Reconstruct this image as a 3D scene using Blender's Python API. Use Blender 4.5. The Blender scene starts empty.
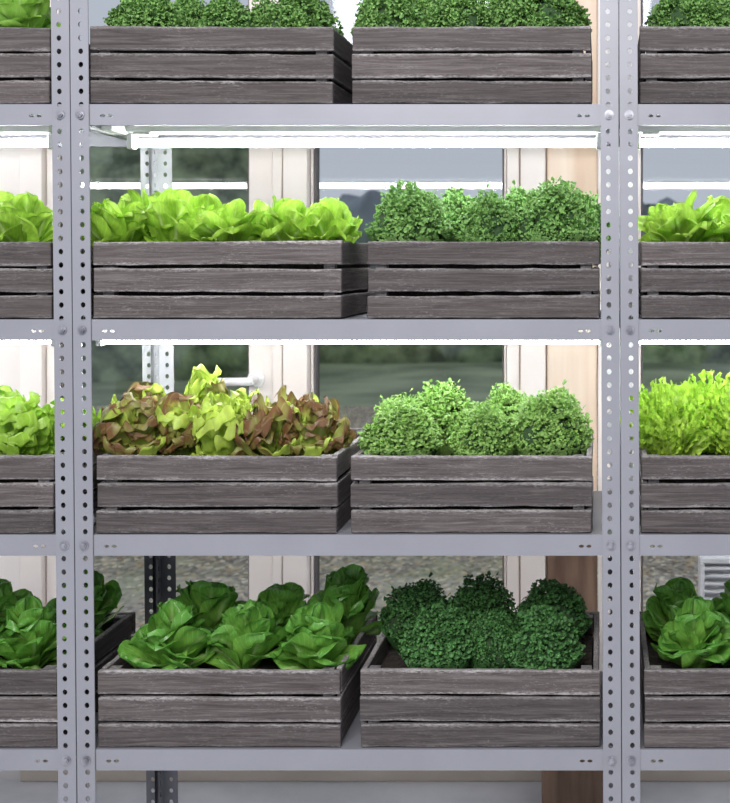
import bpy, math, random
from mathutils import Vector, Matrix, noise
random.seed(7)
C = bpy.context.scene.collection
S=545.0; D0=2.07; ZC=1.316; VX=600.0; VY=262.0
def X(px,d=0): return (px-VX)/S*(D0+d)/D0
def Z(py,d=0): return ZC+(VY-py)/S*(D0+d)/D0
def XR(px): return (px-VX)/S

# ---------------------------------------------------------------- helpers
class MB:
    def __init__(s): s.v=[]; s.f=[]; s.uv=[]; s.m=[]
    def box(s,x0,x1,y0,y1,z0,z1,m=0):
        b=len(s.v)
        s.v+=[(x0,y0,z0),(x1,y0,z0),(x1,y1,z0),(x0,y1,z0),(x0,y0,z1),(x1,y0,z1),(x1,y1,z1),(x0,y1,z1)]
        for q in ((0,3,2,1),(4,5,6,7),(0,1,5,4),(1,2,6,5),(2,3,7,6),(3,0,4,7)):
            s.f.append(tuple(b+i for i in q)); s.m.append(m)
    def cyl(s,p,axis,r,h,n=12,m=0,r2=None):
        r2=r if r2 is None else r2
        b=len(s.v)
        for k,(rr,t) in enumerate(((r,0),(r2,h))):
            for i in range(n):
                a=2*math.pi*i/n; c,q=rr*math.cos(a),rr*math.sin(a)
                if axis=='x': s.v.append((p[0]+t,p[1]+c,p[2]+q))
                elif axis=='y': s.v.append((p[0]+c,p[1]+t,p[2]+q))
                else: s.v.append((p[0]+c,p[1]+q,p[2]+t))
        for i in range(n):
            j=(i+1)%n; s.f.append((b+i,b+j,b+n+j,b+n+i)); s.m.append(m)
        s.f.append(tuple(b+i for i in range(n))[::-1]); s.m.append(m)
        s.f.append(tuple(b+n+i for i in range(n))); s.m.append(m)
    def holecell(s,a0,a1,b0,b1,ra,rb,t0,t1,plane='xz',ca=None,m=0,n=12):
        ca=(a0+a1)/2 if ca is None else ca; cb=(b0+b1)/2
        outer=[];inner=[]
        for i in range(n):
            an=2*math.pi*(i+.5)/n
            c,q=math.cos(an),math.sin(an)
            inner.append((ca+ra*c,cb+rb*q))
        for i in range(n):
            an=2*math.pi*(i+.5)/n; c,q=math.cos(an),math.sin(an)
            ta=((a1-ca) if c>0 else (ca-a0))/max(abs(c),1e-6); tb=(b1-cb)/max(abs(q),1e-6)
            t=min(ta,tb); oa=ca+c*t; ob=cb+q*t
            outer.append([oa,ob])
        for (xa,xb) in ((a0,b0),(a0,b1),(a1,b0),(a1,b1)):
            k=min(range(n),key=lambda i:(outer[i][0]-xa)**2+(outer[i][1]-xb)**2); outer[k]=[xa,xb]
        def P(a,b,t): return (a,t,b) if plane=='xz' else (t,a,b)
        B=len(s.v)
        for t in (t0,t1):
            for o in outer: s.v.append(P(o[0],o[1],t))
            for o in inner: s.v.append(P(o[0],o[1],t))
        for i in range(n):
            j=(i+1)%n
            s.f.append((B+i,B+j,B+n+j,B+n+i)); s.m.append(m)
            s.f.append((B+2*n+i,B+3*n+i,B+3*n+j,B+2*n+j)); s.m.append(m)
            s.f.append((B+n+i,B+n+j,B+3*n+j,B+3*n+i)); s.m.append(m)
    def mesh(s,name,mats,smooth=False):
        me=bpy.data.meshes.new(name); me.from_pydata(s.v,[],s.f)
        for mt in mats: me.materials.append(mt)
        me.polygons.foreach_set('material_index',s.m)
        if smooth: me.polygons.foreach_set('use_smooth',[True]*len(s.f))
        me.update(); return me
def add(name,data,loc=(0,0,0),parent=None,rot=None,scale=None):
    o=bpy.data.objects.new(name,data); C.objects.link(o); o.location=loc
    if rot: o.rotation_euler=rot
    if scale: o.scale=scale
    if parent: o.parent=parent
    return o
def meta(o,label,cat,group=None,kind=None):
    o["label"]=label; o["category"]=cat
    if group: o["group"]=group
    if kind: o["kind"]=kind
    return o
def bevel(o,w=.0015,seg=1):
    m=o.modifiers.new('bevel','BEVEL'); m.width=w; m.segments=seg; m.limit_method='ANGLE'; return o

# ---------------------------------------------------------------- materials
def mat(name):
    m=bpy.data.materials.new(name); m.use_nodes=True
    nt=m.node_tree; nt.nodes.clear()
    o=nt.nodes.new('ShaderNodeOutputMaterial'); return m,nt,o
def N(nt,t,**k):
    n=nt.nodes.new(t)
    for a,b in k.items():
        if a in n.inputs: n.inputs[a].default_value=b
        else: setattr(n,a,b)
    return n
def ramp(nt,stops):
    r=nt.nodes.new('ShaderNodeValToRGB'); e=r.color_ramp.elements
    while len(e)<len(stops): e.new(.5)
    for i,(p,c) in enumerate(stops): e[i].position=p; e[i].color=(*c,1)
    return r
def math_(nt,op,a,b=None,c=None):
    n=N(nt,'ShaderNodeMath',operation=op)
    for i,x in enumerate((a,b,c)):
        if x is None: continue
        if isinstance(x,(int,float)): n.inputs[i].default_value=x
        else: nt.links.new(x,n.inputs[i])
    return n.outputs[0]
def coords(nt,scale,rnd=True):
    tc=N(nt,'ShaderNodeTexCoord'); mp=N(nt,'ShaderNodeMapping'); mp.inputs['Scale'].default_value=scale
    nt.links.new(tc.outputs['Object'],mp.inputs['Vector'])
    if rnd:
        oi=N(nt,'ShaderNodeObjectInfo'); mu=N(nt,'ShaderNodeMath',operation='MULTIPLY'); mu.inputs[1].default_value=37
        nt.links.new(oi.outputs['Random'],mu.inputs[0]); nt.links.new(mu.outputs[0],mp.inputs['Location'])
    return mp
def noisy(name,c1,c2,scale=(10,10,10),rough=.6,metal=0,bump=.05,det=5,lo=.35,hi=.65,rnd=True):
    m,nt,o=mat(name); L=nt.links.new
    mp=coords(nt,scale,rnd); nz=N(nt,'ShaderNodeTexNoise',Scale=1.0,Detail=det); L(mp.outputs[0],nz.inputs['Vector'])
    r=ramp(nt,[(lo,c1),(hi,c2)]); L(nz.outputs[0],r.inputs[0])
    p=N(nt,'ShaderNodeBsdfPrincipled',Roughness=rough,Metallic=metal); L(r.outputs[0],p.inputs['Base Color'])
    b=N(nt,'ShaderNodeBump',Strength=bump,Distance=.01); L(nz.outputs[0],b.inputs['Height']); L(b.outputs[0],p.inputs['Normal'])
    L(p.outputs[0],o.inputs[0]); return m
M_metal=noisy('painted_steel',(.24,.242,.272),(.26,.263,.296),(8,8,8),.42,.1,.01)
M_metal_lit=noisy('painted_steel_lit',(.54,.55,.57),(.64,.65,.67),(8,8,8),.42,.1,.01)  # rack steel lightened: lamp light on the back uprights put into the colour
M_metal_shade=noisy('painted_steel_shaded',(.13,.13,.15),(.17,.17,.19),(8,8,8),.5,.1,.01)  # rack steel darkened: shade low on the back uprights put into the colour
M_bolt=noisy('zinc_bolt',(.22,.22,.25),(.38,.38,.42),(60,60,60),.35,.7,.02)
M_white=noisy('white_housing',(.75,.75,.76),(.82,.82,.83),(20,20,20),.4,0,.01)
M_cable=noisy('cable_plastic',(.5,.5,.52),(.6,.6,.62),(20,20,20),.4,0,.01)
M_frame=noisy('cream_frame',(.87,.78,.72),(.91,.84,.79),(3,3,3),.5,0,.02)
M_seal=noisy('rubber_seal',(.10,.09,.09),(.16,.14,.13),(9,9,9),.6,0,.02)
M_joint=noisy('frame_joint',(.36,.28,.22),(.44,.35,.28),(9,9,9),.7,0,.02)
M_wall=noisy('plaster_wall',(.80,.73,.68),(.85,.80,.75),(4,4,4),.8,0,.05)
M_floor=noisy('concrete_floor',(.64,.64,.65),(.80,.79,.79),(5,5,5),.75,0,.1,8)
M_sill=noisy('beige_sill',(.62,.52,.42),(.72,.62,.52),(4,4,4),.6,0,.03)
M_panel=noisy('raw_wood_panel',(.76,.56,.41),(.90,.76,.62),(16,16,1.2),.6,0,.1,6)
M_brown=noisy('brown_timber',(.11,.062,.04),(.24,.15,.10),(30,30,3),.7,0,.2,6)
M_soil=noisy('soil',(.012,.009,.007),(.04,.03,.022),(90,90,90),.95,0,.8,6)
M_chrome=noisy('satin_handle',(.82,.81,.80),(.88,.87,.86),(20,20,20),.35,.1,.0)
M_hedge=noisy('hedge_leaves',(.08,.11,.07),(.38,.47,.29),(4,4,4),.8,0,.6,9)
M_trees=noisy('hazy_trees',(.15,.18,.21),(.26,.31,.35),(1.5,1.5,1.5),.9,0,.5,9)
M_lawn=noisy('lawn',(.16,.21,.13),(.40,.46,.29),(1.0,1.0,1.0),.9,0,.3,8)

def wood():
    m,nt,o=mat('weathered_wood'); L=nt.links.new
    tc=N(nt,'ShaderNodeTexCoord'); sp=N(nt,'ShaderNodeSeparateXYZ'); L(tc.outputs['Object'],sp.inputs[0])
    zc=math_(nt,'ADD',math_(nt,'DIVIDE',sp.outputs['Z'],.0498),10.04)
    idx=math_(nt,'FLOOR',zc)
    oi=N(nt,'ShaderNodeObjectInfo')
    rid=math_(nt,'MULTIPLY_ADD',oi.outputs['Random'],91.7,math_(nt,'MULTIPLY',idx,7.31))
    wn=N(nt,'ShaderNodeTexWhiteNoise',noise_dimensions='1D'); L(rid,wn.inputs['W'])
    cmb=N(nt,'ShaderNodeCombineXYZ'); L(rid,cmb.inputs['X'])
    def cc(scale):
        mp=N(nt,'ShaderNodeMapping'); mp.inputs['Scale'].default_value=scale; L(tc.outputs['Object'],mp.inputs['Vector']); L(cmb.outputs[0],mp.inputs['Location']); return mp
    mp=cc((7,170,170)); n1=N(nt,'ShaderNodeTexNoise',Scale=1.0,Detail=9,Roughness=.75,Distortion=1.0); L(mp.outputs[0],n1.inputs['Vector'])
    r1=ramp(nt,[(.30,(.028,.021,.020)),(.5,(.078,.064,.063)),(.70,(.155,.136,.132))]); L(n1.outputs[0],r1.inputs[0])
    mp2=cc((90,320,320)); n2=N(nt,'ShaderNodeTexNoise',Scale=1.3,Detail=10,Roughness=.8); L(mp2.outputs[0],n2.inputs['Vector'])
    mp3=cc((9,30,30)); n3=N(nt,'ShaderNodeTexNoise',Scale=1.0,Detail=4); L(mp3.outputs[0],n3.inputs['Vector'])
    fr=math_(nt,'FRACT',zc)
    fr=math_(nt,'ABSOLUTE',math_(nt,'SUBTRACT',fr,.475))
    re=ramp(nt,[(.30,(0,0,0)),(.42,(1,1,1))]); L(fr,re.inputs[0])
    thr=math_(nt,'ADD',n2.outputs[0],math_(nt,'MULTIPLY',re.outputs[0],.15))
    r2=ramp(nt,[(.54,(0,0,0)),(.70,(1,1,1))]); L(thr,r2.inputs[0])
    r3=ramp(nt,[(.40,(.05,.05,.05)),(.64,(.65,.65,.65))]); L(n3.outputs[0],r3.inputs[0])
    k=math_(nt,'MINIMUM',math_(nt,'MULTIPLY_ADD',re.outputs[0],.35,r3.outputs[0]),1.0)
    mu=math_(nt,'MULTIPLY',r2.outputs[0],k)
    mx=N(nt,'ShaderNodeMixRGB'); L(mu,mx.inputs[0]); L(r1.outputs[0],mx.inputs[1]); mx.inputs[2].default_value=(.40,.375,.37,1)
    hs=N(nt,'ShaderNodeHueSaturation'); L(mx.outputs[0],hs.inputs['Color'])
    mr=N(nt,'ShaderNodeMapRange'); L(wn.outputs['Value'],mr.inputs[0]); mr.inputs[3].default_value=.70; mr.inputs[4].default_value=1.25; L(mr.outputs[0],hs.inputs['Value'])
    p=N(nt,'ShaderNodeBsdfPrincipled',Roughness=.8); L(hs.outputs[0],p.inputs['Base Color'])
    b=N(nt,'ShaderNodeBump',Strength=.6,Distance=.003); L(n1.outputs[0],b.inputs['Height']); L(b.outputs[0],p.inputs['Normal'])
    L(p.outputs[0],o.inputs[0]); return m
M_wood=wood()

def leafmat(name,base,edge,rib,noise_col=None,nsc=18,trans=.35,rough=.38,edge_lo=.55,edge_hi=.95,hv=.08,veins=.35,nlo=.42,nhi=.6,tlo=.35,auk=.35):
    m,nt,o=mat(name); L=nt.links.new
    uv=N(nt,'ShaderNodeUVMap'); sp=N(nt,'ShaderNodeSeparateXYZ'); L(uv.outputs[0],sp.inputs[0])
    e=ramp(nt,[(edge_lo,base),(edge_hi,edge)]); L(sp.outputs['Y'],e.inputs[0])
    col=e.outputs[0]
    mp=coords(nt,(1,1,1)); nz=N(nt,'ShaderNodeTexNoise',Scale=nsc,Detail=4); L(mp.outputs[0],nz.inputs['Vector'])
    au=math_(nt,'ABSOLUTE',math_(nt,'SUBTRACT',sp.outputs['X'],.5))
    if noise_col:
        r=ramp(nt,[(nlo,(0,0,0)),(nhi,(1,1,1))])
        vv=math_(nt,'POWER',sp.outputs['Y'],3.0)
        ed=math_(nt,'MAXIMUM',math_(nt,'MULTIPLY',au,2.0),vv)
        ed=math_(nt,'POWER',ed,2.5)
        q=math_(nt,'MULTIPLY_ADD',ed,auk,nz.outputs[0]); L(q,r.inputs[0])
        r4=ramp(nt,[(tlo,(0,0,0)),(tlo+.3,(1,1,1))]); L(sp.outputs['Y'],r4.inputs[0])
        mu=math_(nt,'MULTIPLY',r.outputs[0],r4.outputs[0])
        mx=N(nt,'ShaderNodeMixRGB'); L(mu,mx.inputs[0]); L(col,mx.inputs[1]); mx.inputs[2].default_value=(*noise_col,1); col=mx.outputs[0]
    rr=ramp(nt,[(.014,(1,1,1)),(.07,(0,0,0))]); L(au,rr.inputs[0])
    rv=ramp(nt,[(.35,(1,1,1)),(.98,(.15,.15,.15))]); L(sp.outputs['Y'],rv.inputs[0])
    m2=math_(nt,'MULTIPLY',rr.outputs[0],rv.outputs[0])
    ph=math_(nt,'SUBTRACT',math_(nt,'MULTIPLY',sp.outputs['Y'],9.0),math_(nt,'MULTIPLY',au,8.0))
    ph=math_(nt,'MULTIPLY_ADD',nz.outputs[0],.6,ph)
    vn=math_(nt,'ABSOLUTE',math_(nt,'SUBTRACT',math_(nt,'FRACT',ph),.5))
    rvn=ramp(nt,[(.02,(1,1,1)),(.10,(0,0,0))]); L(vn,rvn.inputs[0])
    m2=math_(nt,'MAXIMUM',m2,math_(nt,'MULTIPLY',rvn.outputs[0],veins))
    m3=N(nt,'ShaderNodeMixRGB'); L(m2,m3.inputs[0]); L(col,m3.inputs[1]); m3.inputs[2].default_value=(*rib,1)
    mr=N(nt,'ShaderNodeMapRange'); L(nz.outputs[0],mr.inputs[0]); mr.inputs[1].default_value=.3; mr.inputs[2].default_value=.7; mr.inputs[3].default_value=1-3*hv; mr.inputs[4].default_value=1+3*hv
    hs=N(nt,'ShaderNodeHueSaturation'); L(m3.outputs[0],hs.inputs['Color']); L(mr.outputs[0],hs.inputs['Value'])
    p=N(nt,'ShaderNodeBsdfPrincipled',Roughness=rough); L(hs.outputs[0],p.inputs['Base Color'])
    b=N(nt,'ShaderNodeBump',Strength=.3,Distance=.003); L(math_(nt,'MULTIPLY_ADD',rvn.outputs[0],-.5*min(1,veins*4),nz.outputs[0]),b.inputs['Height']); L(b.outputs[0],p.inputs['Normal'])
    t=N(nt,'ShaderNodeBsdfTranslucent'); L(hs.outputs[0],t.inputs[0])
    ms=N(nt,'ShaderNodeMixShader'); ms.inputs[0].default_value=trans; L(p.outputs[0],ms.inputs[1]); L(t.outputs[0],ms.inputs[2])
    L(ms.outputs[0],o.inputs[0]); return m
M_bright=leafmat('lettuce_leaf_bright',(.30,.53,.045),(.38,.63,.07),(.74,.86,.40),trans=.42,veins=.25,nsc=4,hv=.09)
M_mid=leafmat('lettuce_leaf_mid',(.22,.45,.06),(.26,.50,.07),(.55,.70,.28),trans=.35,veins=.2,nsc=4,hv=.08)
M_dark=leafmat('lettuce_leaf_green',(.21,.45,.07),(.12,.35,.05),(.52,.70,.28),trans=.3,rough=.27,veins=.25,nsc=6,hv=.06)
M_oakg=leafmat('oakleaf_green',(.44,.60,.08),(.48,.62,.10),(.70,.78,.36),trans=.38,nsc=4,veins=.15)
M_oakr=leafmat('oakleaf_bronze',(.36,.48,.08),(.34,.38,.08),(.60,.68,.28),noise_col=(.17,.080,.032),nsc=2.6,trans=.3,edge_lo=.45,edge_hi=.9,nlo=.50,nhi=.80,tlo=.35,veins=.15,auk=.30)
M_frill=leafmat('frilly_leaf',(.46,.68,.08),(.42,.68,.07),(.78,.88,.42),trans=.38,veins=.0)
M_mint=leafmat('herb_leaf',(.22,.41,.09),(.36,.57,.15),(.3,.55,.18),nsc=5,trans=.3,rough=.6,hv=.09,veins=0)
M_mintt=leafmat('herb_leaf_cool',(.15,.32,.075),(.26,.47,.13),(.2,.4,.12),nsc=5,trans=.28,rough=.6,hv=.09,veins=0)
M_mintd=leafmat('herb_leaf_shaded',(.045,.145,.035),(.095,.25,.06),(.12,.28,.1),nsc=5,trans=.2,rough=.6,hv=.12,veins=0)  # herb leaf darkened, dimness of the lowest shelf painted into its colour
M_core=noisy('herb_inner_shade',(.02,.05,.015),(.04,.09,.03),(40,40,40),.9,0,.3)  # dark filler body standing in for the shade inside the bush
M_stem=noisy('stem',(.10,.16,.05),(.16,.22,.08),(40,40,40),.6,0,.1)

def tubemat():
    m,nt,o=mat('lit_tube'); L=nt.links.new
    tc=coords(nt,(1,1,1),False); nz=N(nt,'ShaderNodeTexNoise',Scale=.5); L(tc.outputs[0],nz.inputs['Vector'])
    r=ramp(nt,[(0,(.95,.97,1)),(1,(.98,.99,1))]); L(nz.outputs[0],r.inputs[0])
    e=N(nt,'ShaderNodeEmission',Strength=46); L(r.outputs[0],e.inputs[0]); L(e.outputs[0],o.inputs[0]); return m
M_tube=tubemat()
def glassmat():
    m,nt,o=mat('window_glass'); L=nt.links.new
    t=N(nt,'ShaderNodeBsdfTransparent'); t.inputs[0].default_value=(.90,.92,.92,1)
    g=N(nt,'ShaderNodeBsdfGlossy',Roughness=.03); g.inputs[0].default_value=(.9,.93,.95,1)
    f=N(nt,'ShaderNodeFresnel',IOR=1.5); mu=N(nt,'ShaderNodeMath',operation='MULTIPLY_ADD'); mu.inputs[1].default_value=1.5; mu.inputs[2].default_value=.0
    L(f.outputs[0],mu.inputs[0])
    ms=N(nt,'ShaderNodeMixShader'); L(mu.outputs[0],ms.inputs[0]); L(t.outputs[0],ms.inputs[1]); L(g.outputs[0],ms.inputs[2])
    L(ms.outputs[0],o.inputs[0]); return m
M_glass=glassmat()
def gravelmat():
    m,nt,o=mat('gravel_leaves'); L=nt.links.new
    mp=coords(nt,(1,.6,1),False)
    v=N(nt,'ShaderNodeTexVoronoi',Scale=60,voronoi_dimensions='2D'); L(mp.outputs[0],v.inputs['Vector'])
    sp=N(nt,'ShaderNodeSeparateXYZ'); L(v.outputs['Color'],sp.inputs[0])
    r=ramp(nt,[(0,(.18,.155,.12)),(.50,(.42,.38,.31)),(.70,(.52,.47,.38)),(.78,(.56,.40,.20)),(.90,(.92,.84,.64)),(1,(.30,.17,.09))]); L(sp.outputs['X'],r.inputs[0])
    nz=N(nt,'ShaderNodeTexNoise',Scale=2.2,Detail=9,Roughness=.7); L(mp.outputs[0],nz.inputs['Vector'])
    gr=ramp(nt,[(.45,(0,0,0)),(.62,(.55,.55,.55))]); L(nz.outputs[0],gr.inputs[0])
    mg=N(nt,'ShaderNodeMixRGB'); L(gr.outputs[0],mg.inputs[0]); L(r.outputs[0],mg.inputs[1]); mg.inputs[2].default_value=(.26,.30,.15,1)
    mr=N(nt,'ShaderNodeMapRange'); L(nz.outputs[0],mr.inputs[0]); mr.inputs[1].default_value=.25; mr.inputs[2].default_value=.75; mr.inputs[3].default_value=.6; mr.inputs[4].default_value=1.4
    hs=N(nt,'ShaderNodeHueSaturation'); L(mg.outputs[0],hs.inputs['Color']); L(mr.outputs[0],hs.inputs['Value'])
    p=N(nt,'ShaderNodeBsdfPrincipled',Roughness=.9); L(hs.outputs[0],p.inputs['Base Color'])
    L(p.outputs[0],o.inputs[0]); return m
M_gravel=gravelmat()

# ---------------------------------------------------------------- room / setting
WD=.80
def struct(name,mb,mats,label,cat,kind='structure',bev=0):
    o=add(name,mb.mesh(name,mats)); meta(o,label,cat,kind=kind)
    if bev: bevel(o,bev)
    return o
def wx(px): return X(px,WD)
def wz(py): return Z(py,WD)
b=MB(); b.box(-3.2,2.6,-3.6,WD+.12,-.1,0); struct('floor',b,[M_floor],'smooth pale grey concrete floor under the metal shelving','floor')
ZT=2.31
XL=wx(22); XRR=wx(905)
b=MB(); b.box(-3.2,XL,WD,WD+.12,0,2.7); b.box(XRR,2.6,WD,WD+.12,0,2.7); b.box(XL,XRR,WD,WD+.12,ZT,2.7)
struct('wall_back',b,[M_wall],'cream plastered wall around the glazed doors','wall')
b=MB(); b.box(XL,XRR,WD-.014,WD+.12,0.0,.045); struct('trim_1',b,[M_sill],'low beige sill below the glazed doors','threshold',bev=.003)
def mull(name,p0,p1,front,label,mt=M_frame,joint=None):
    b=MB()
    if joint:
        b.box(wx(p0),wx(joint)-.0025,WD+front,WD+.10,.045,ZT); b.box(wx(joint)+.0025,wx(p1),WD+front-.008,WD+.10,.045,ZT)
        b.box(wx(joint)-.0025,wx(joint)+.0025,WD+front+.004,WD+.09,.045,ZT-.001,1)
    else: b.box(wx(p0),wx(p1),WD+front,WD+.10,.045,ZT)
    return struct(name,b,[mt,M_joint],label,'door frame',bev=.0015)
mull('trim_2',22,44,-.012,'cream painted frame post beside the glazed door')
mull('trim_3',273.8,309,-.012,'cream painted frame post between glazed panels',joint=284)
mull('trim_4',507,545.5,-.006,'cream painted frame post beside the timber panel',joint=520)
mull('trim_5',598,636,-.006,'cream painted frame post beside the window')
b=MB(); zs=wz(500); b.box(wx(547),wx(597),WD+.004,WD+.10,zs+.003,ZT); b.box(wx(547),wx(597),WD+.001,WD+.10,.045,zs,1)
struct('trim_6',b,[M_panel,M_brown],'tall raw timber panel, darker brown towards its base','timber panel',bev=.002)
b=MB()
for a0,a1 in ((272.2,273.6),(545.7,546.9)): b.box(wx(a0),wx(a1),WD+.012,WD+.09,.046,ZT-.002)
struct('trim_7',b,[M_joint],'narrow dark joints between the cream frames','frame joint')
def leaf(name,p0,p1,sl,sr,label,cat='window'):
    b=MB(); x0,x1=wx(p0),wx(p1); y0,y1=WD+.006,WD+.066
    b.box(x0,x0+sl,y0,y1,.05,ZT-.003); b.box(x1-sr,x1,y0,y1,.05,ZT-.003)
    b.box(x0+sl,x1-sr,y0,y1,.05,.10); b.box(x0+sl,x1-sr,y0,y1,ZT-.09,ZT-.003)
    s=.006
    b.box(x0+sl,x0+sl+s,y0+.012,y1-.01,.10,ZT-.09,1); b.box(x1-sr-s,x1-sr,y0+.012,y1-.01,.10,ZT-.09,1)
    b.box(x0+sl+s,x1-sr-s,y0+.012,y1-.01,.10,.10+s,1); b.box(x0+sl+s,x1-sr-s,y0+.012,y1-.01,ZT-.09-s,ZT-.09,1)
    o=struct(name,b,[M_frame,M_seal],label,cat,bev=.002)
    g=MB(); g.v=[(x0+sl+s,y0+.03,.10+s),(x1-sr-s,y0+.03,.10+s),(x1-sr-s,y0+.03,ZT-.09-s),(x0+sl+s,y0+.03,ZT-.09-s)]; g.f=[(0,1,2,3)]; g.m=[0]
    add('glass_pane',g.mesh('glass_pane',[M_glass]),parent=o)
    return o
k=S/(D0+WD)*D0
door=leaf('door_1',45,272,12/k,24/k,'cream framed glazed door with a satin lever handle','door')
leaf('window_1',310,506,2/k,2/k,'tall fixed glass panel in a cream frame','window')
leaf('window_2',637,900,4/k,24/k,'tall fixed glass panel in a cream frame','window')
hx,hz=wx(256),wz(379)
b=MB(); b.cyl((hx,WD-.004,hz),'y',.022,.0101,20)
b.cyl((hx,WD-.052,hz),'y',.010,.05,14)
b.cyl((hx-.096,WD-.050,hz-.002),'x',.010,.106,12,r2=.011)
h=add('door_handle',b.mesh('door_handle',[M_chrome]),parent=door); bevel(h,.003,2); h["label"]="white lever handle on a round rose"

gx0,gx1,gz0,gz1=wx(698),wx(775),wz(612),wz(553)
g=add('ventilation_grille',None,((gx0+gx1)/2,WD-.05,gz0)); meta(g,'white slatted ventilation grille fixed in front of the window','ventilation grille')
w=(gx1-gx0)/2; hh=gz1-gz0
b=MB(); b.box(-w,w,0,.05,0,.014); b.box(-w,w,0,.05,hh-.014,hh); b.box(-w,-w+.012,0,.05,.014,hh-.014); b.box(w-.012,w,0,.05,.014,hh-.014); b.box(-w+.012,w-.012,.04,.05,.014,hh-.014)
bevel(add('housing',b.mesh('grille_housing',[M_white]),parent=g),.002)
b=MB(); n=6
for i in range(n):
    z=.016+(hh-.034)*(i+.5)/n
    b.box(-w+.012,w-.012,.004,.026,z-.003,z+.0035)
add('louvre_slats',b.mesh('grille_slats',[M_white]),parent=g)
b=MB(); bx0,bx1=X(541,.58),X(603,.58); b.box(0,bx1-bx0,0,.14,0,.20)
o=add('timber_block',b.mesh('timber_block',[M_brown]),(bx0,.60,0)); bevel(o,.004,2); meta(o,'brown timber block standing on the floor behind the rack','wood block')

# outside
b=MB(); b.box(-14,10,WD+.121,8.4,-.12,-.02); o=add('gravel_path',b.mesh('gravel_path',[M_gravel])); meta(o,'grey gravel ground scattered with fallen autumn leaves','gravel ground',kind='stuff')
b=MB(); b.box(-25,20,8.401,30,-.12,-.03); o=add('lawn',b.mesh('lawn',[M_lawn])); meta(o,'dull green lawn beyond the gravel','grass',kind='stuff')
def hedge(name,x0,x1,y,h,dep,label,mt=M_hedge,cat='hedge',amp=1.0):
    nx=int((x1-x0)/.15); nz=max(4,int(h/.15)); prof=[]
    for j in range(nz+1): prof.append((0,h*j/nz))
    for j in range(1,7): prof.append((dep*j/6,h))
    for j in range(1,nz+1): prof.append((dep,h*(1-j/nz)))
    vs=[];fs=[]
    for i in range(nx+1):
        xx=x0+(x1-x0)*i/nx
        for (a,z) in prof:
            p=Vector((xx,y+a,z)); q=(noise.noise_vector(p*2.2)*.22+noise.noise_vector(p*.7)*.35)*amp
            q.z=q.z if z>.2 else 0
            vs.append((p.x+q.x*.3,p.y+q.y*.6,max(0,p.z+q.z)-.03))
    m=len(prof)
    for i in range(nx):
        for j in range(m-1): fs.append((i*m+j,(i+1)*m+j,(i+1)*m+j+1,i*m+j+1))
    me=bpy.data.meshes.new(name); me.from_pydata(vs,[],fs); me.materials.append(mt)
    me.polygons.foreach_set('use_smooth',[True]*len(fs))
    o=add(name,me); meta(o,label,cat,kind='stuff')
hedge('hedge',-12,8,13,.85,1.2,'low dark green hedge across the lawn')
hedge('tall_hedge',-9,-3.6,10.6,3.4,1.4,'tall grey-green hedge beyond the glazed door')
hedge('tree_line',-14,14,22,2.5,1.5,'hazy blue-grey line of distant trees',M_trees,'trees',2.0)

# ---------------------------------------------------------------- shelving units
FL=.033; TH=.0022; DEP=.40; PIT=.0245; HT=2.06
def upright_mesh(mirror,back):
    b=MB(); n=int(HT/PIT); z0=.0
    for i in range(n):
        za,zb=z0+i*PIT,z0+(i+1)*PIT
        mi=1 if (back and za<Z(545)) else 0  # lower back cells take the steel with shade painted in
        a0,a1=(0,FL) if not mirror else (-FL,0)
        ca=.019 if not mirror else -.019
        y0,y1=(0,TH) if not back else (-TH,0)
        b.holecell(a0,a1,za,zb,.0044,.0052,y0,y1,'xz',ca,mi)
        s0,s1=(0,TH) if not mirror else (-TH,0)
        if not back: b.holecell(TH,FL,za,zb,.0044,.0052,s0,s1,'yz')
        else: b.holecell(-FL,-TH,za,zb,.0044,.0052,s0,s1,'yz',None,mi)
    return b.mesh('upright',[M_metal_lit if back else M_metal,M_metal_shade])
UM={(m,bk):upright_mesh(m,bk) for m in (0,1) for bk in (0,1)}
b=MB(); b.cyl((0,0,0),'y',.0085,-.0015,16); b.cyl((0,-.0015,0),'y',.0058,-.0045,6); b.cyl((0,-.006,0),'y',.0032,-.002,8)
BM=b.mesh('bolt',[M_bolt])
SH=[104.0,319.5,535.0,750.0]
LIPH=21/S
def shelf_mesh(w):
    b=MB(); t=.0012
    b.box(0,w,TH,DEP-TH,LIPH-t,LIPH)
    for (y0,y1) in ((0,t),(DEP-2*TH-t,DEP-2*TH)):
        y0+=TH;y1+=TH
        e=.075; c=.028
        b.box(e,w-e,y0,y1,0,LIPH-t)
        b.box(0,e-c,y0,y1,0,LIPH-t); b.box(w-e+c,w,y0,y1,0,LIPH-t)
        for xa in (e-c,w-e):
            b.holecell(xa,xa+c/2,0.006,LIPH-.010,.0048,.0028,y0,y1,'xz'); b.holecell(xa+c/2,xa+c,0.006,LIPH-.010,.0048,.0028,y0,y1,'xz')
            b.box(xa,xa+c,y0,y1,0,.006); b.box(xa,xa+c,y0,y1,LIPH-.010,LIPH-t)
    b.box(0,w,TH+t,TH+.012,0,t); b.box(0,w,DEP-TH-.012,DEP-TH-t,0,t)
    b.box(TH,TH+t,TH+t,DEP-TH-t,0,LIPH-t); b.box(w-TH-t,w-TH,TH+t,DEP-TH-t,0,LIPH-t)
    return b.mesh('shelf',[M_metal])
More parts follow.
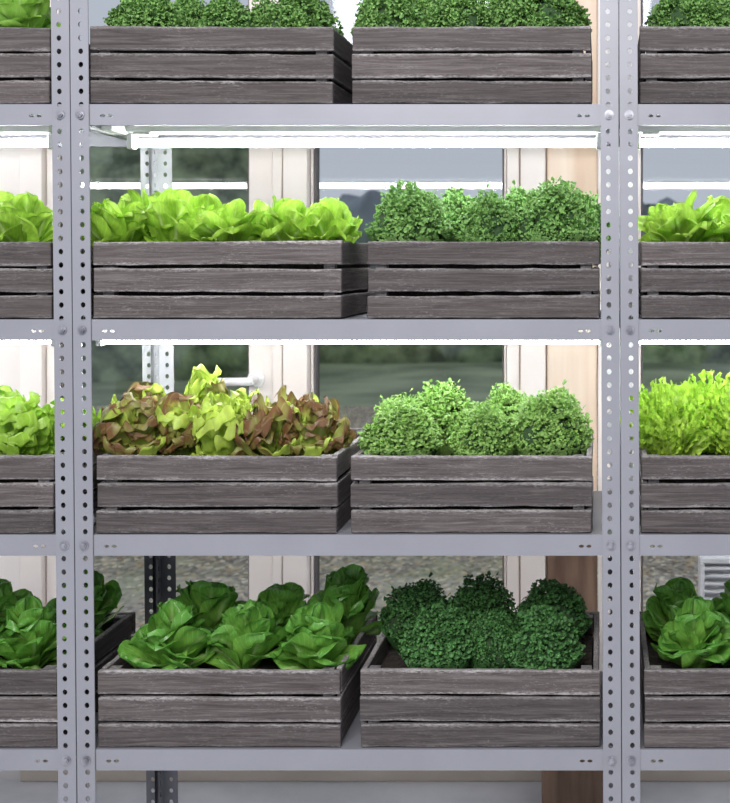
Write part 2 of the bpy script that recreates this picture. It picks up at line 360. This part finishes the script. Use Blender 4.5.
def rack(l803,lt,r803,rt,label):
    def edge(p8,p0,z):
        py=VY-(z-ZC)*S
        return XR(p0+(p8-p0)*py/803)
    xl0,xr0=edge(l803,lt,0),edge(r803,rt,0)
    r=add('shelving_unit',None,(xl0,0,0)); meta(r,label,'shelving unit','bolted steel shelving units')
    al=math.atan((edge(l803,lt,1)-xl0)); ar=math.atan((edge(r803,rt,1)-xr0))
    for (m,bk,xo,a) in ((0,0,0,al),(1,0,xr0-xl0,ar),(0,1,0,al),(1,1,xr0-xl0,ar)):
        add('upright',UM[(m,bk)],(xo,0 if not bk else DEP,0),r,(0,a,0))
    for py in SH:
        zt=Z(py); xa,xb=edge(l803,lt,zt)+TH+.001,edge(r803,rt,zt)-TH-.001
        add('shelf',shelf_mesh(xb-xa),(xa-xl0,0,zt-LIPH),r)
        for xx in (xa+.016-TH,xb-.016+TH):
            add('bolt',BM,(xx-xl0,0,zt-LIPH*.5),r)
            add('bolt',BM,(xx-xl0,DEP,zt-LIPH*.5),r,(0,0,math.pi))
    return r
rack(77.5,69.8,621.3,618,'grey painted perforated steel rack with crates of lettuce and herbs')
rack(-468,-478,76.3,68.8,'grey painted perforated steel rack with lettuce crates standing at its end')
rack(622.3,619.3,1168,1168,'grey painted perforated steel rack beside the timber panel')

# ---------------------------------------------------------------- tube lights
TY=.20
def tube_light(px0,px1,py,label):
    zt=Z(py)-.0013
    x0,x1=X(px0,TY),X(px1,TY); w=x1-x0
    r=add('tube_light',None,(x0,TY,zt)); meta(r,label,'tube light','tube lights under the shelves')
    b=MB(); b.box(0,w,-.024,.024,-.030,0); b.box(.0,.012,-.012,.012,-.062,-.030) ; b.box(w-.012,w,-.012,.012,-.062,-.030)
    bevel(add('housing',b.mesh('light_housing',[M_white]),parent=r),.002)
    b=MB(); b.cyl((.012,0,-.049),'x',.0088,w-.024,24)
    add('tube',b.mesh('tube',[M_tube],True),parent=r)
    b=MB(); b.box(.016,.05,-.02,.02,-.034,-.030)
    add('end_clip',b.mesh('end_clip',[M_cable]),parent=r)
for (py,a) in ((104,0),(319.5,3)):
    tube_light(129 if a==0 else 98,602+a,py,'lit white tube lamp fixed under a grey steel shelf')
    tube_light(-430,56+a,py,'lit white tube lamp fixed under the shelf of the neighbouring rack')
    tube_light(634,1090,py,'lit white tube lamp under the shelf next to the timber panel')
r=add('lamp_ballast',None,(X(100,.16),.16,Z(104)-.0013)); meta(r,'small white power box at the end of the tube lamp','power supply')
b=MB(); b.box(0,.045,-.05,.05,-.034,0); bevel(add('case',b.mesh('ballast_case',[M_white]),parent=r),.004,2)
b=MB(); b.cyl((.045,.03,-.018),'x',.003,.014,8); add('cable',b.mesh('ballast_cable',[M_cable]),parent=r)

# ---------------------------------------------------------------- crates
CH=.1435; CD=.35; ST=.010; GAP=.0065
def panel_mesh(length,n=3,h=CH,seed=0):
    rd=random.Random(seed); b=MB(); gap=GAP; sh=(h-gap*(n-1))/n
    for i in range(n):
        z=i*(sh+gap); dy=rd.uniform(-.0018,.0018); e0,e1=rd.uniform(0,.003),rd.uniform(0,.003); dz=rd.uniform(-.0012,.0012)
        sl=rd.uniform(-.003,.003)
        segs=14
        B=len(b.v)
        for j in range(segs+1):
            x=e0+(length-e0-e1)*j/segs; wob=rd.uniform(-.0009,.0009); w2=rd.uniform(-.0009,.0009); k=sl*(j/segs-.5)
            zz=(.0024 if i==0 else dz)+ (k if i else 0)
            b.v+=[(x,dy,z+wob+zz),(x,dy+ST,z+wob+zz),(x,dy+ST,z+sh+w2+k),(x,dy,z+sh+w2+k)]
        for j in range(segs):
            q=B+4*j
            for k in range(4): b.f.append((q+k,q+4+k,q+4+(k+1)%4,q+(k+1)%4)); b.m.append(0)
        b.f.append((B,B+1,B+2,B+3)); b.m.append(0); q=B+4*segs; b.f.append((q+3,q+2,q+1,q)); b.m.append(0)
    return b.mesh('crate_panel',[M_wood])
SOILH=CH-.034
crate_no=0
def crate(p0,p1,row,label,dep=.006,rot=0):
    global crate_no; crate_no+=1; s=crate_no*10
    x0=XR(p0); w=XR(p1)-x0; z=Z(SH[row])
    r=add('wooden_crate',None,(x0,dep,z),rot=(0,0,rot)); meta(r,label,'crate','slatted wooden crates')
    def P(name,me,loc,rz=0):
        o=add(name,me,loc,r,(0,0,rz)); bevel(o,.0013); return o
    P('front_panel',panel_mesh(w,seed=s),(0,0,0)); P('back_panel',panel_mesh(w,seed=s+1),(0,CD-ST,0))
    P('side_panel',panel_mesh(CD-2*ST-.006,seed=s+2),(ST+.002,ST+.003,0),math.pi/2)
    P('side_panel',panel_mesh(CD-2*ST-.006,seed=s+3),(w-.002,ST+.003,0),math.pi/2)
    b=MB(); b.box(0,.02,0,.02,.001,CH-.002); cm=b.mesh('corner_post',[M_wood])
    for (xx,yy) in ((ST+.004,ST+.003),(w-ST-.026,ST+.003),(ST+.004,CD-ST-.024),(w-ST-.026,CD-ST-.024)): add('corner_post',cm,(xx,yy,0),r)
    b=MB(); n=5; a0,a1=.036,CD-.036
    for i in range(n):
        ya=a0+(a1-a0)*i/n; b.box(ST+.005,w-ST-.005,ya,ya+(a1-a0)/n-.006,.002,.010)
    add('bottom_panel',b.mesh('crate_bottom',[M_wood]),parent=r)
    nx,ny=24,16; sx0,sx1,sy0,sy1=ST+.007,w-ST-.007,.036,CD-.036; hgt=SOILH
    vs=[];fs=[]
    for i in range(nx+1):
        for j in range(ny+1):
            xx=sx0+(sx1-sx0)*i/nx; yy=sy0+(sy1-sy0)*j/ny
            vs.append((xx,yy,hgt+.006*noise.noise(Vector((xx*25+s,yy*25,0)))))
    base=len(vs)
    for i in range(nx):
        for j in range(ny): fs.append((i*(ny+1)+j,(i+1)*(ny+1)+j,(i+1)*(ny+1)+j+1,i*(ny+1)+j+1))
    ring=[i*(ny+1) for i in range(nx+1)]+[nx*(ny+1)+j for j in range(1,ny+1)]+[i*(ny+1)+ny for i in range(nx-1,-1,-1)]+[j for j in range(ny-1,0,-1)]
    for q in ring: vs.append((vs[q][0],vs[q][1],.012))
    for a in range(len(ring)):
        bb=(a+1)%len(ring); fs.append((ring[a],base+a,base+bb,ring[bb]))
    fs.append(tuple(range(base,base+len(ring))))
    me=bpy.data.meshes.new('potting_soil'); me.from_pydata(vs,[],fs); me.materials.append(M_soil)
    o=add('potting_soil',me,(x0,dep,z)); meta(o,'dark potting soil filling a slatted crate','soil',kind='stuff'); o["group"]='soil beds in the crates'
    return r
W='weathered grey slatted wooden crate '
crate(-198,48.5,0,W+'holding light green leafy plants'); crate(87,333,0,W+'holding clumps of curly herbs'); crate(351,592,0,W+'holding round curly herb clumps'); crate(639,885,0,W+'with curly herbs beside the upright')
crate(-194,51,1,W+'holding bright green lettuce'); crate(91,341,1,W+'filled with upright yellow-green lettuce'); crate(366,600,1,W+'filled with bushy curly herbs'); crate(640.5,887,1,W+'with vivid lettuce near the window')
crate(-192,53,2,W+'with bright frilled lettuce'); crate(94,337,2,W+'filled with bronze oakleaf lettuce'); crate(349.5,592.5,2,W+'filled with green herb bushes'); crate(641,888,2,W+'filled with frilly yellow-green salad')
crate(-189,56.5,3,W+'of dark green lettuce'); crate(96,340,3,W+'of glossy butterhead lettuce'); crate(358.5,600.5,3,W+'of shaded dark herbs'); crate(643.5,890,3,W+'of lettuce near the grille')

# ---------------------------------------------------------------- plants
class PB:
    def __init__(s): s.v=[]; s.f=[]; s.uv=[]; s.m=[]
    def leaf(s,org,az,L,W,t0,t1,cup,ruf,fr,rd,nu=8,nv=9,pw=1.3,lob=0,lf=14,roll=0,puck=.03,m=0,shape_pow=.7,stalk=.16,cupe=2.0,bend=1.0,tip=.7):
        B=len(s.v); ca,sa=math.cos(az),math.sin(az); ph=rd.uniform(0,6.28); ph2=rd.uniform(0,6.28); sx=rd.uniform(0,50)
        px=pz=0.0; prev=0
        cr,sr=math.cos(roll),math.sin(roll)
        for j in range(nv+1):
            v=1-(1-j/nv)**1.35; th=t0+(t1-t0)*v**bend
            px+=math.cos(th)*(v-prev)*L; pz+=math.sin(th)*(v-prev)*L; prev=v
            sh=stalk*(1-v)+max(0,math.sin(math.pi*min(1,v**pw)))**shape_pow*(1-stalk*.3)
            w=W*.5*max(sh,.02)*(1+lob*math.sin(lf*v+ph2))
            for i in range(nu+1):
                u=-1+2*i/nu
                lat=u*w
                off=cup*w*abs(u)**cupe + ruf*L*(abs(u)**2.2)*(.25+.75*v)*math.sin(fr*v+ph+(2.1 if u>0 else 0))
                off+=ruf*tip*L*(v**4)*math.sin(fr*.33*u+ph2)
                off+=puck*L*noise.noise(Vector((u*2.0+sx,v*3.2,0)))*(.3+v)
                y=lat*cr-off*sr; off2=lat*sr+off*cr
                x=px-math.sin(th)*off2; z=pz+math.cos(th)*off2
                s.v.append((org[0]+x*ca-y*sa, org[1]+x*sa+y*ca, org[2]+z)); s.uv.append((i/nu,v))
        for j in range(nv):
            for i in range(nu):
                a=B+j*(nu+1)+i; s.f.append((a,a+1,a+nu+2,a+nu+1)); s.m.append(m)
    def ell(s,c,r,nz,m,seed,n1=14,n2=9):
        B=len(s.v)
        for j in range(n2+1):
            ph=math.pi*j/n2
            for i in range(n1):
                a=2*math.pi*i/n1; d=Vector((math.sin(ph)*math.cos(a),math.sin(ph)*math.sin(a),-math.cos(ph)))
                k=1+nz*noise.noise(d*1.7+Vector((seed,0,0)))
                s.v.append((c[0]+d.x*r[0]*k,c[1]+d.y*r[1]*k,c[2]+d.z*r[2]*k)); s.uv.append((.3,.2))
        for j in range(n2):
            for i in range(n1): s.f.append((B+j*n1+i,B+j*n1+(i+1)%n1,B+(j+1)*n1+(i+1)%n1,B+(j+1)*n1+i)); s.m.append(m)
    def mesh(s,name,mats):
        xs=[math.hypot(v[0],v[1]) for v in s.v]; xs.sort(); R=xs[int(len(xs)*.965)]
        zs=sorted(v[2] for v in s.v)
        z0=zs[int(len(zs)*.01)]; z1=zs[int(len(zs)*.996)]
        vs=[]
        for v in s.v:
            x,y,z=v[0]/R,v[1]/R,(v[2]-z0)/(z1-z0)
            z=max(z,-.02)
            rm=.62+.35*max(z,0)/.34 if z<.34 else .97+.3*min(1,(z-.34)/.2)
            q=math.hypot(x,y)
            if q>rm: x*=rm/q; y*=rm/q
            vs.append((x,y,z))
        me=bpy.data.meshes.new(name); me.from_pydata(vs,[],s.f)
        for mt in mats: me.materials.append(mt)
        me.polygons.foreach_set('material_index',s.m); me.polygons.foreach_set('use_smooth',[True]*len(s.f))
        ul=me.uv_layers.new(name='UVMap')
        flat=[]
        for l in me.loops: flat+=s.uv[l.vertex_index]
        ul.data.foreach_set('uv',flat); me.update(); return me
R=math.radians
def butterhead(seed,mats,n=30):
    rd=random.Random(seed); p=PB()
    for i in range(n):
        t=i/(n-1); az=i*2.39996+rd.uniform(-.55,.55)
        L=1.22-.36*t+rd.uniform(-.2,.14); W=1.05-.24*t+rd.uniform(-.15,.12)
        t0=R(38+42*t+rd.uniform(-8,8)); t1=R(-2+52*t+rd.uniform(-38,32))
        if t>.9: t0=R(80); t1=R(100+rd.uniform(-15,30))
        r0=.07*(1-t)
        p.leaf((math.cos(az)*r0,math.sin(az)*r0,.42*t**.9),az,L,W,t0,t1,.14+.26*t,.04,9,rd,12,14,pw=1.75,puck=.10,roll=rd.uniform(-.45,.45),shape_pow=.40,bend=1.3,tip=.5)
    return p.mesh('butterhead_lettuce',mats)
def upleaf(seed,mats,n=28):
    rd=random.Random(seed); p=PB()
    for i in range(n):
        t=i/(n-1); az=i*2.39996+rd.uniform(-.6,.6)
        L=1.2-.30*t+rd.uniform(-.25,.2); W=.86-.12*t+rd.uniform(-.14,.12)
        t0=R(48+36*t+rd.uniform(-10,10)); t1=R(0+55*t+rd.uniform(-35,35))
        p.leaf((math.cos(az)*.1*(1-t),math.sin(az)*.1*(1-t),.22*t),az,L,W,t0,t1,.24,.03,8,rd,12,14,pw=1.7,puck=.08,roll=rd.uniform(-.6,.6),shape_pow=.46,bend=1.4,tip=.5)
    return p.mesh('leafy_lettuce',mats)
def looseleaf(seed,mats,n=40,ruf=.07,fr=26,lob=.16,mixg=0,Wb=1.0):
    rd=random.Random(seed); p=PB()
    for i in range(n):
        t=i/(n-1); az=i*2.39996+rd.uniform(-.5,.5)
        L=(1.2-.28*t+rd.uniform(-.22,.18)); W=Wb-.2*t+rd.uniform(-.15,.15)
        t0=R(38+42*t+rd.uniform(-8,8)); t1=R(0+60*t+rd.uniform(-45,30))
        p.leaf((math.cos(az)*.08*(1-t),math.sin(az)*.08*(1-t),.34*t),az,L,W,t0,t1,.1,ruf,fr,rd,20,30,pw=2.0,lob=lob,lf=24,puck=.12,m=1 if rd.random()<mixg else 0,roll=rd.uniform(-.5,.5),shape_pow=.40,bend=1.4,tip=1.3)
    return p.mesh('loose_lettuce',mats)
def frilly(seed,mats,n=190):
    rd=random.Random(seed); p=PB()
    for i in range(n):
        t=i/(n-1); az=i*2.39996+rd.uniform(-.6,.6)
        L=(1.2-.15*t+rd.uniform(-.40,.28)); W=.17+rd.uniform(-.04,.05)
        t0=R(42+40*t+rd.uniform(-14,14)); t1=R(35+45*t+rd.uniform(-45,32))
        p.leaf((0,0,.10*t),az,L,W,t0,t1,.15,.035,44,rd,4,34,pw=1.15,lob=.62,lf=52,puck=.07,roll=rd.uniform(-.9,.9),shape_pow=.9,bend=1.1,tip=.4,stalk=.3)
    return p.mesh('frilly_salad',mats)
def herb(seed,mats,n=3400,lobes=11):
    rd=random.Random(seed); p=PB()
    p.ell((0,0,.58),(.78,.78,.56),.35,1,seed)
    cl=[]
    for k in range(lobes):
        a=k*2.39996+rd.uniform(-.3,.3); q=math.sqrt((k+.5)/lobes)
        zz=.66+.48*math.sqrt(max(0,1-q*q))
        cl.append((Vector((q*.66*math.cos(a),q*.66*math.sin(a),zz-.10*q+rd.uniform(-.08,.08))),rd.uniform(.25,.42)))
    for k in range(10):
        a=k*math.pi/5+rd.uniform(-.3,.3); cl.append((Vector((.72*math.cos(a),.72*math.sin(a),rd.uniform(.36,.6))),rd.uniform(.24,.36)))
    for i in range(n):
        c,r=cl[i%len(cl)]
        d=Vector((rd.gauss(0,1),rd.gauss(0,1),rd.gauss(.35,.9))).normalized()
        out=(c-Vector((0,0,.5))).normalized()
        if d.dot(out)<-.1: d=(d-2*d.dot(out)*out).normalized()
        pos=c+d*r*(rd.uniform(.66,1.08) if rd.random()<.95 else rd.uniform(1.05,1.2))
        az=math.atan2(d.y,d.x)+rd.uniform(-1,1); el=math.asin(max(-1,min(1,d.z)))
        L=rd.uniform(.085,.15)
        p.leaf(pos,az,L,L*rd.uniform(.75,1.05),el*.5+rd.uniform(-.2,.8),el*.3+rd.uniform(-1.4,.1),rd.uniform(-.5,.1),.15,9,rd,4,5,pw=1.4,puck=.15,roll=rd.uniform(-.6,.6),shape_pow=.5)
    for k in range(10):
        a=rd.uniform(0,6.28); B=len(p.v)
        for z,rr in ((0,.12),(.5,.4)):
            for j in range(4):
                t=j*math.pi/2; p.v.append((rr*math.cos(a)+.02*math.cos(t),rr*math.sin(a)+.02*math.sin(t),z)); p.uv.append((.5,.2))
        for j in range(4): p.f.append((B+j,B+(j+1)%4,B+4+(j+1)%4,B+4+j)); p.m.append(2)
    return p.mesh('curly_herb',mats)

LIB={
 'up':[upleaf(s,[M_bright]) for s in (51,52,53,54,55)],
 'mid':[upleaf(s,[M_mid]) for s in (56,57)],
 'dark':[butterhead(s+10,[M_dark]) for s in (1,2,3,4)],
 'oakr':[looseleaf(s,[M_oakr,M_oakg],32,.075,26,.06,.18,1.15) for s in (21,22,25)],
 'oakg':[looseleaf(s,[M_oakg,M_oakr],28,.07,24,.06,.12,1.05) for s in (23,24)],
 'loose':[looseleaf(s,[M_bright],32,.08,26,.08) for s in (26,27)],
 'frill':[frilly(s,[M_frill]) for s in (31,32)],
}
hm=[herb(s,[M_mint,M_core,M_stem]) for s in (41,42,43)]
LIB['mint']=hm
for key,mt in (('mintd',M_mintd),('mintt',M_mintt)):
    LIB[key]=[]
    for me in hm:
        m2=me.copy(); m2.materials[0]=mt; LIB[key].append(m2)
INFO={
 'up':('leaf_lettuce','lettuce','bright upright leaf lettuces'),
 'mid':('leaf_lettuce','lettuce','mid green leaf lettuces'),
 'dark':('butterhead_lettuce','lettuce','dark green butterhead lettuces'),
 'oakr':('oakleaf_lettuce','lettuce','oakleaf lettuces'),
 'oakg':('oakleaf_lettuce','lettuce','oakleaf lettuces'),
 'loose':('loose_leaf_lettuce','lettuce','bright loose leaf lettuces'),
 'frill':('frisee_salad','salad','frilly salad heads'),
 'mint':('curly_herb_plant','herb plant','bushy curly herb plants'),
 'mintt':('curly_herb_plant','herb plant','cool green curly herb plants'),
 'mintd':('curly_herb_plant','herb plant','deep green curly herb plants'),
}
cnt={}
def plant(kind,px,pyt,d,rpx,row,label,sq=.94,rz=None):
    k=(D0+d)/D0
    n=cnt.get(kind,0); cnt[kind]=n+1
    zb=Z(SH[row])+SOILH-.005
    h=Z(pyt,d)-zb; r=rpx/S*k
    me=LIB[kind][n%len(LIB[kind])]
    nm,cat,grp=INFO[kind]
    o=add(nm,me,(X(px,d),.006+d,zb),rot=(0,0,n*1.9+.4 if rz is None else rz),scale=(r,r*sq,h))
    meta(o,label,cat,grp); return o
l='deep green curly herb clump in the top slatted crate'
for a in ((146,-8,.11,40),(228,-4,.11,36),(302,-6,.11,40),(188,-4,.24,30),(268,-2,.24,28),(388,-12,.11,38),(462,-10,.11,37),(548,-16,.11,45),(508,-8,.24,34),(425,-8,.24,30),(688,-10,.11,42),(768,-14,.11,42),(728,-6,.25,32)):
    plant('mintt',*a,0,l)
for a in ((22,-8,.10,40),(-20,-10,.22,40),(-60,-5,.1,40)):
    plant('mid',*a,0,'light green leafy lettuce drooping over the top crate')
l='bright yellow-green leaf lettuce lit by the tube above its crate'
for a in ((118,200,.09,40),(172,190,.10,42),(232,202,.09,42),(286,197,.10,38),(330,198,.10,34),(146,190,.23,38),(206,196,.24,38),(264,202,.24,38),(325,200,.22,34)):
    plant('up',*a,1,l)
for a in ((22,194,.10,40),(-38,196,.1,40),(-5,192,.24,38)): plant('up',*a,1,'bright green lettuce in a crate against the perforated upright')
for a in ((684,193,.10,44),(756,193,.1,44),(722,196,.24,38),(668,204,.24,30)): plant('up',*a,1,'vivid green lettuce in the crate next to the window')
l='bushy curly herb plant with small crinkled green leaves'
for a in ((410,184,.11,44),(490,193,.11,34),(556,183,.11,44),(455,190,.25,34),(522,190,.25,34),(585,196,.25,28)):
    plant('mintt',*a,1,l)
l='bronze and green oakleaf lettuce with ruffled leaves under the lamp'
for a in ((132,396,.09,42),(178,396,.13,36),(272,398,.10,38),(314,396,.11,38),(142,386,.25,38),(298,392,.24,36)): plant('oakr',*a,2,l)
for a in ((222,394,.085,38),(204,368,.20,34),(245,390,.23,30)): plant('oakg',*a,2,'light green oakleaf lettuce standing between bronze heads')
l='rounded mid green herb bush brightly lit in its crate'
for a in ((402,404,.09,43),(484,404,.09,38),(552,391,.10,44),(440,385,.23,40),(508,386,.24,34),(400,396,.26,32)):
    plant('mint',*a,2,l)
for a in ((20,396,.09,40),(-40,394,.1,42),(66,400,.26,32),(0,388,.24,38)): plant('loose',*a,2,'bright frilled lettuce in a crate against the upright')
for a in ((674,388,.10,44),(740,382,.10,44),(706,374,.24,42),(664,382,.26,32)): plant('frill',*a,2,'frilly yellow-green salad head spilling over the crate rim')
l='glossy dark green butterhead lettuce on the lowest shelf'
for a in ((170,602,.088,48),(244,603,.088,47),(318,604,.088,49),(206,582,.25,46),(275,586,.25,46),(345,570,.24,44)):
    plant('dark',*a,3,l)
for a in ((30,598,.09,46),(-45,600,.09,46),(-5,582,.24,42),(84,574,.26,40)): plant('dark',*a,3,'dark green lettuce in the crate behind the steel uprights')
for a in ((696,598,.09,48),(772,602,.09,48),(680,580,.26,42),(745,582,.24,44)): plant('dark',*a,3,'dark green lettuce beneath the ventilation grille')
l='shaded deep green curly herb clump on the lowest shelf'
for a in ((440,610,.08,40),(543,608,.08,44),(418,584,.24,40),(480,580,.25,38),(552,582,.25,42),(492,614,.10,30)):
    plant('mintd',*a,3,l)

# ---------------------------------------------------------------- lights, world, camera
def area(name,loc,tgt,size,power,col=(1,1,1)):
    l=bpy.data.lights.new(name,'AREA'); l.energy=power; l.size=size; l.color=col
    o=add(name,l,loc); o.rotation_euler=(Vector(tgt)-Vector(loc)).to_track_quat('-Z','Y').to_euler(); return o
area('ceiling_light',(-.6,-2.6,2.9),(-.4,.1,1.0),1.8,120,(1,.98,.96))
w=bpy.data.worlds.new('World'); bpy.context.scene.world=w; w.use_nodes=True
bg=w.node_tree.nodes['Background']; bg.inputs[0].default_value=(.335,.36,.415,1); bg.inputs[1].default_value=1.5
cam=bpy.data.cameras.new('Camera'); co=add('Camera',cam,(0,-D0,ZC),rot=(math.pi/2,0,0))
cam.sensor_fit='AUTO'; cam.sensor_width=36; cam.lens=36*(S*D0)/803
cam.shift_x=(365-VX)/803; cam.shift_y=-(401.5-VY)/803
cam.dof.use_dof=True; cam.dof.focus_distance=D0+.08; cam.dof.aperture_fstop=7
bpy.context.scene.camera=co
bpy.context.scene.view_settings.view_transform='Standard'
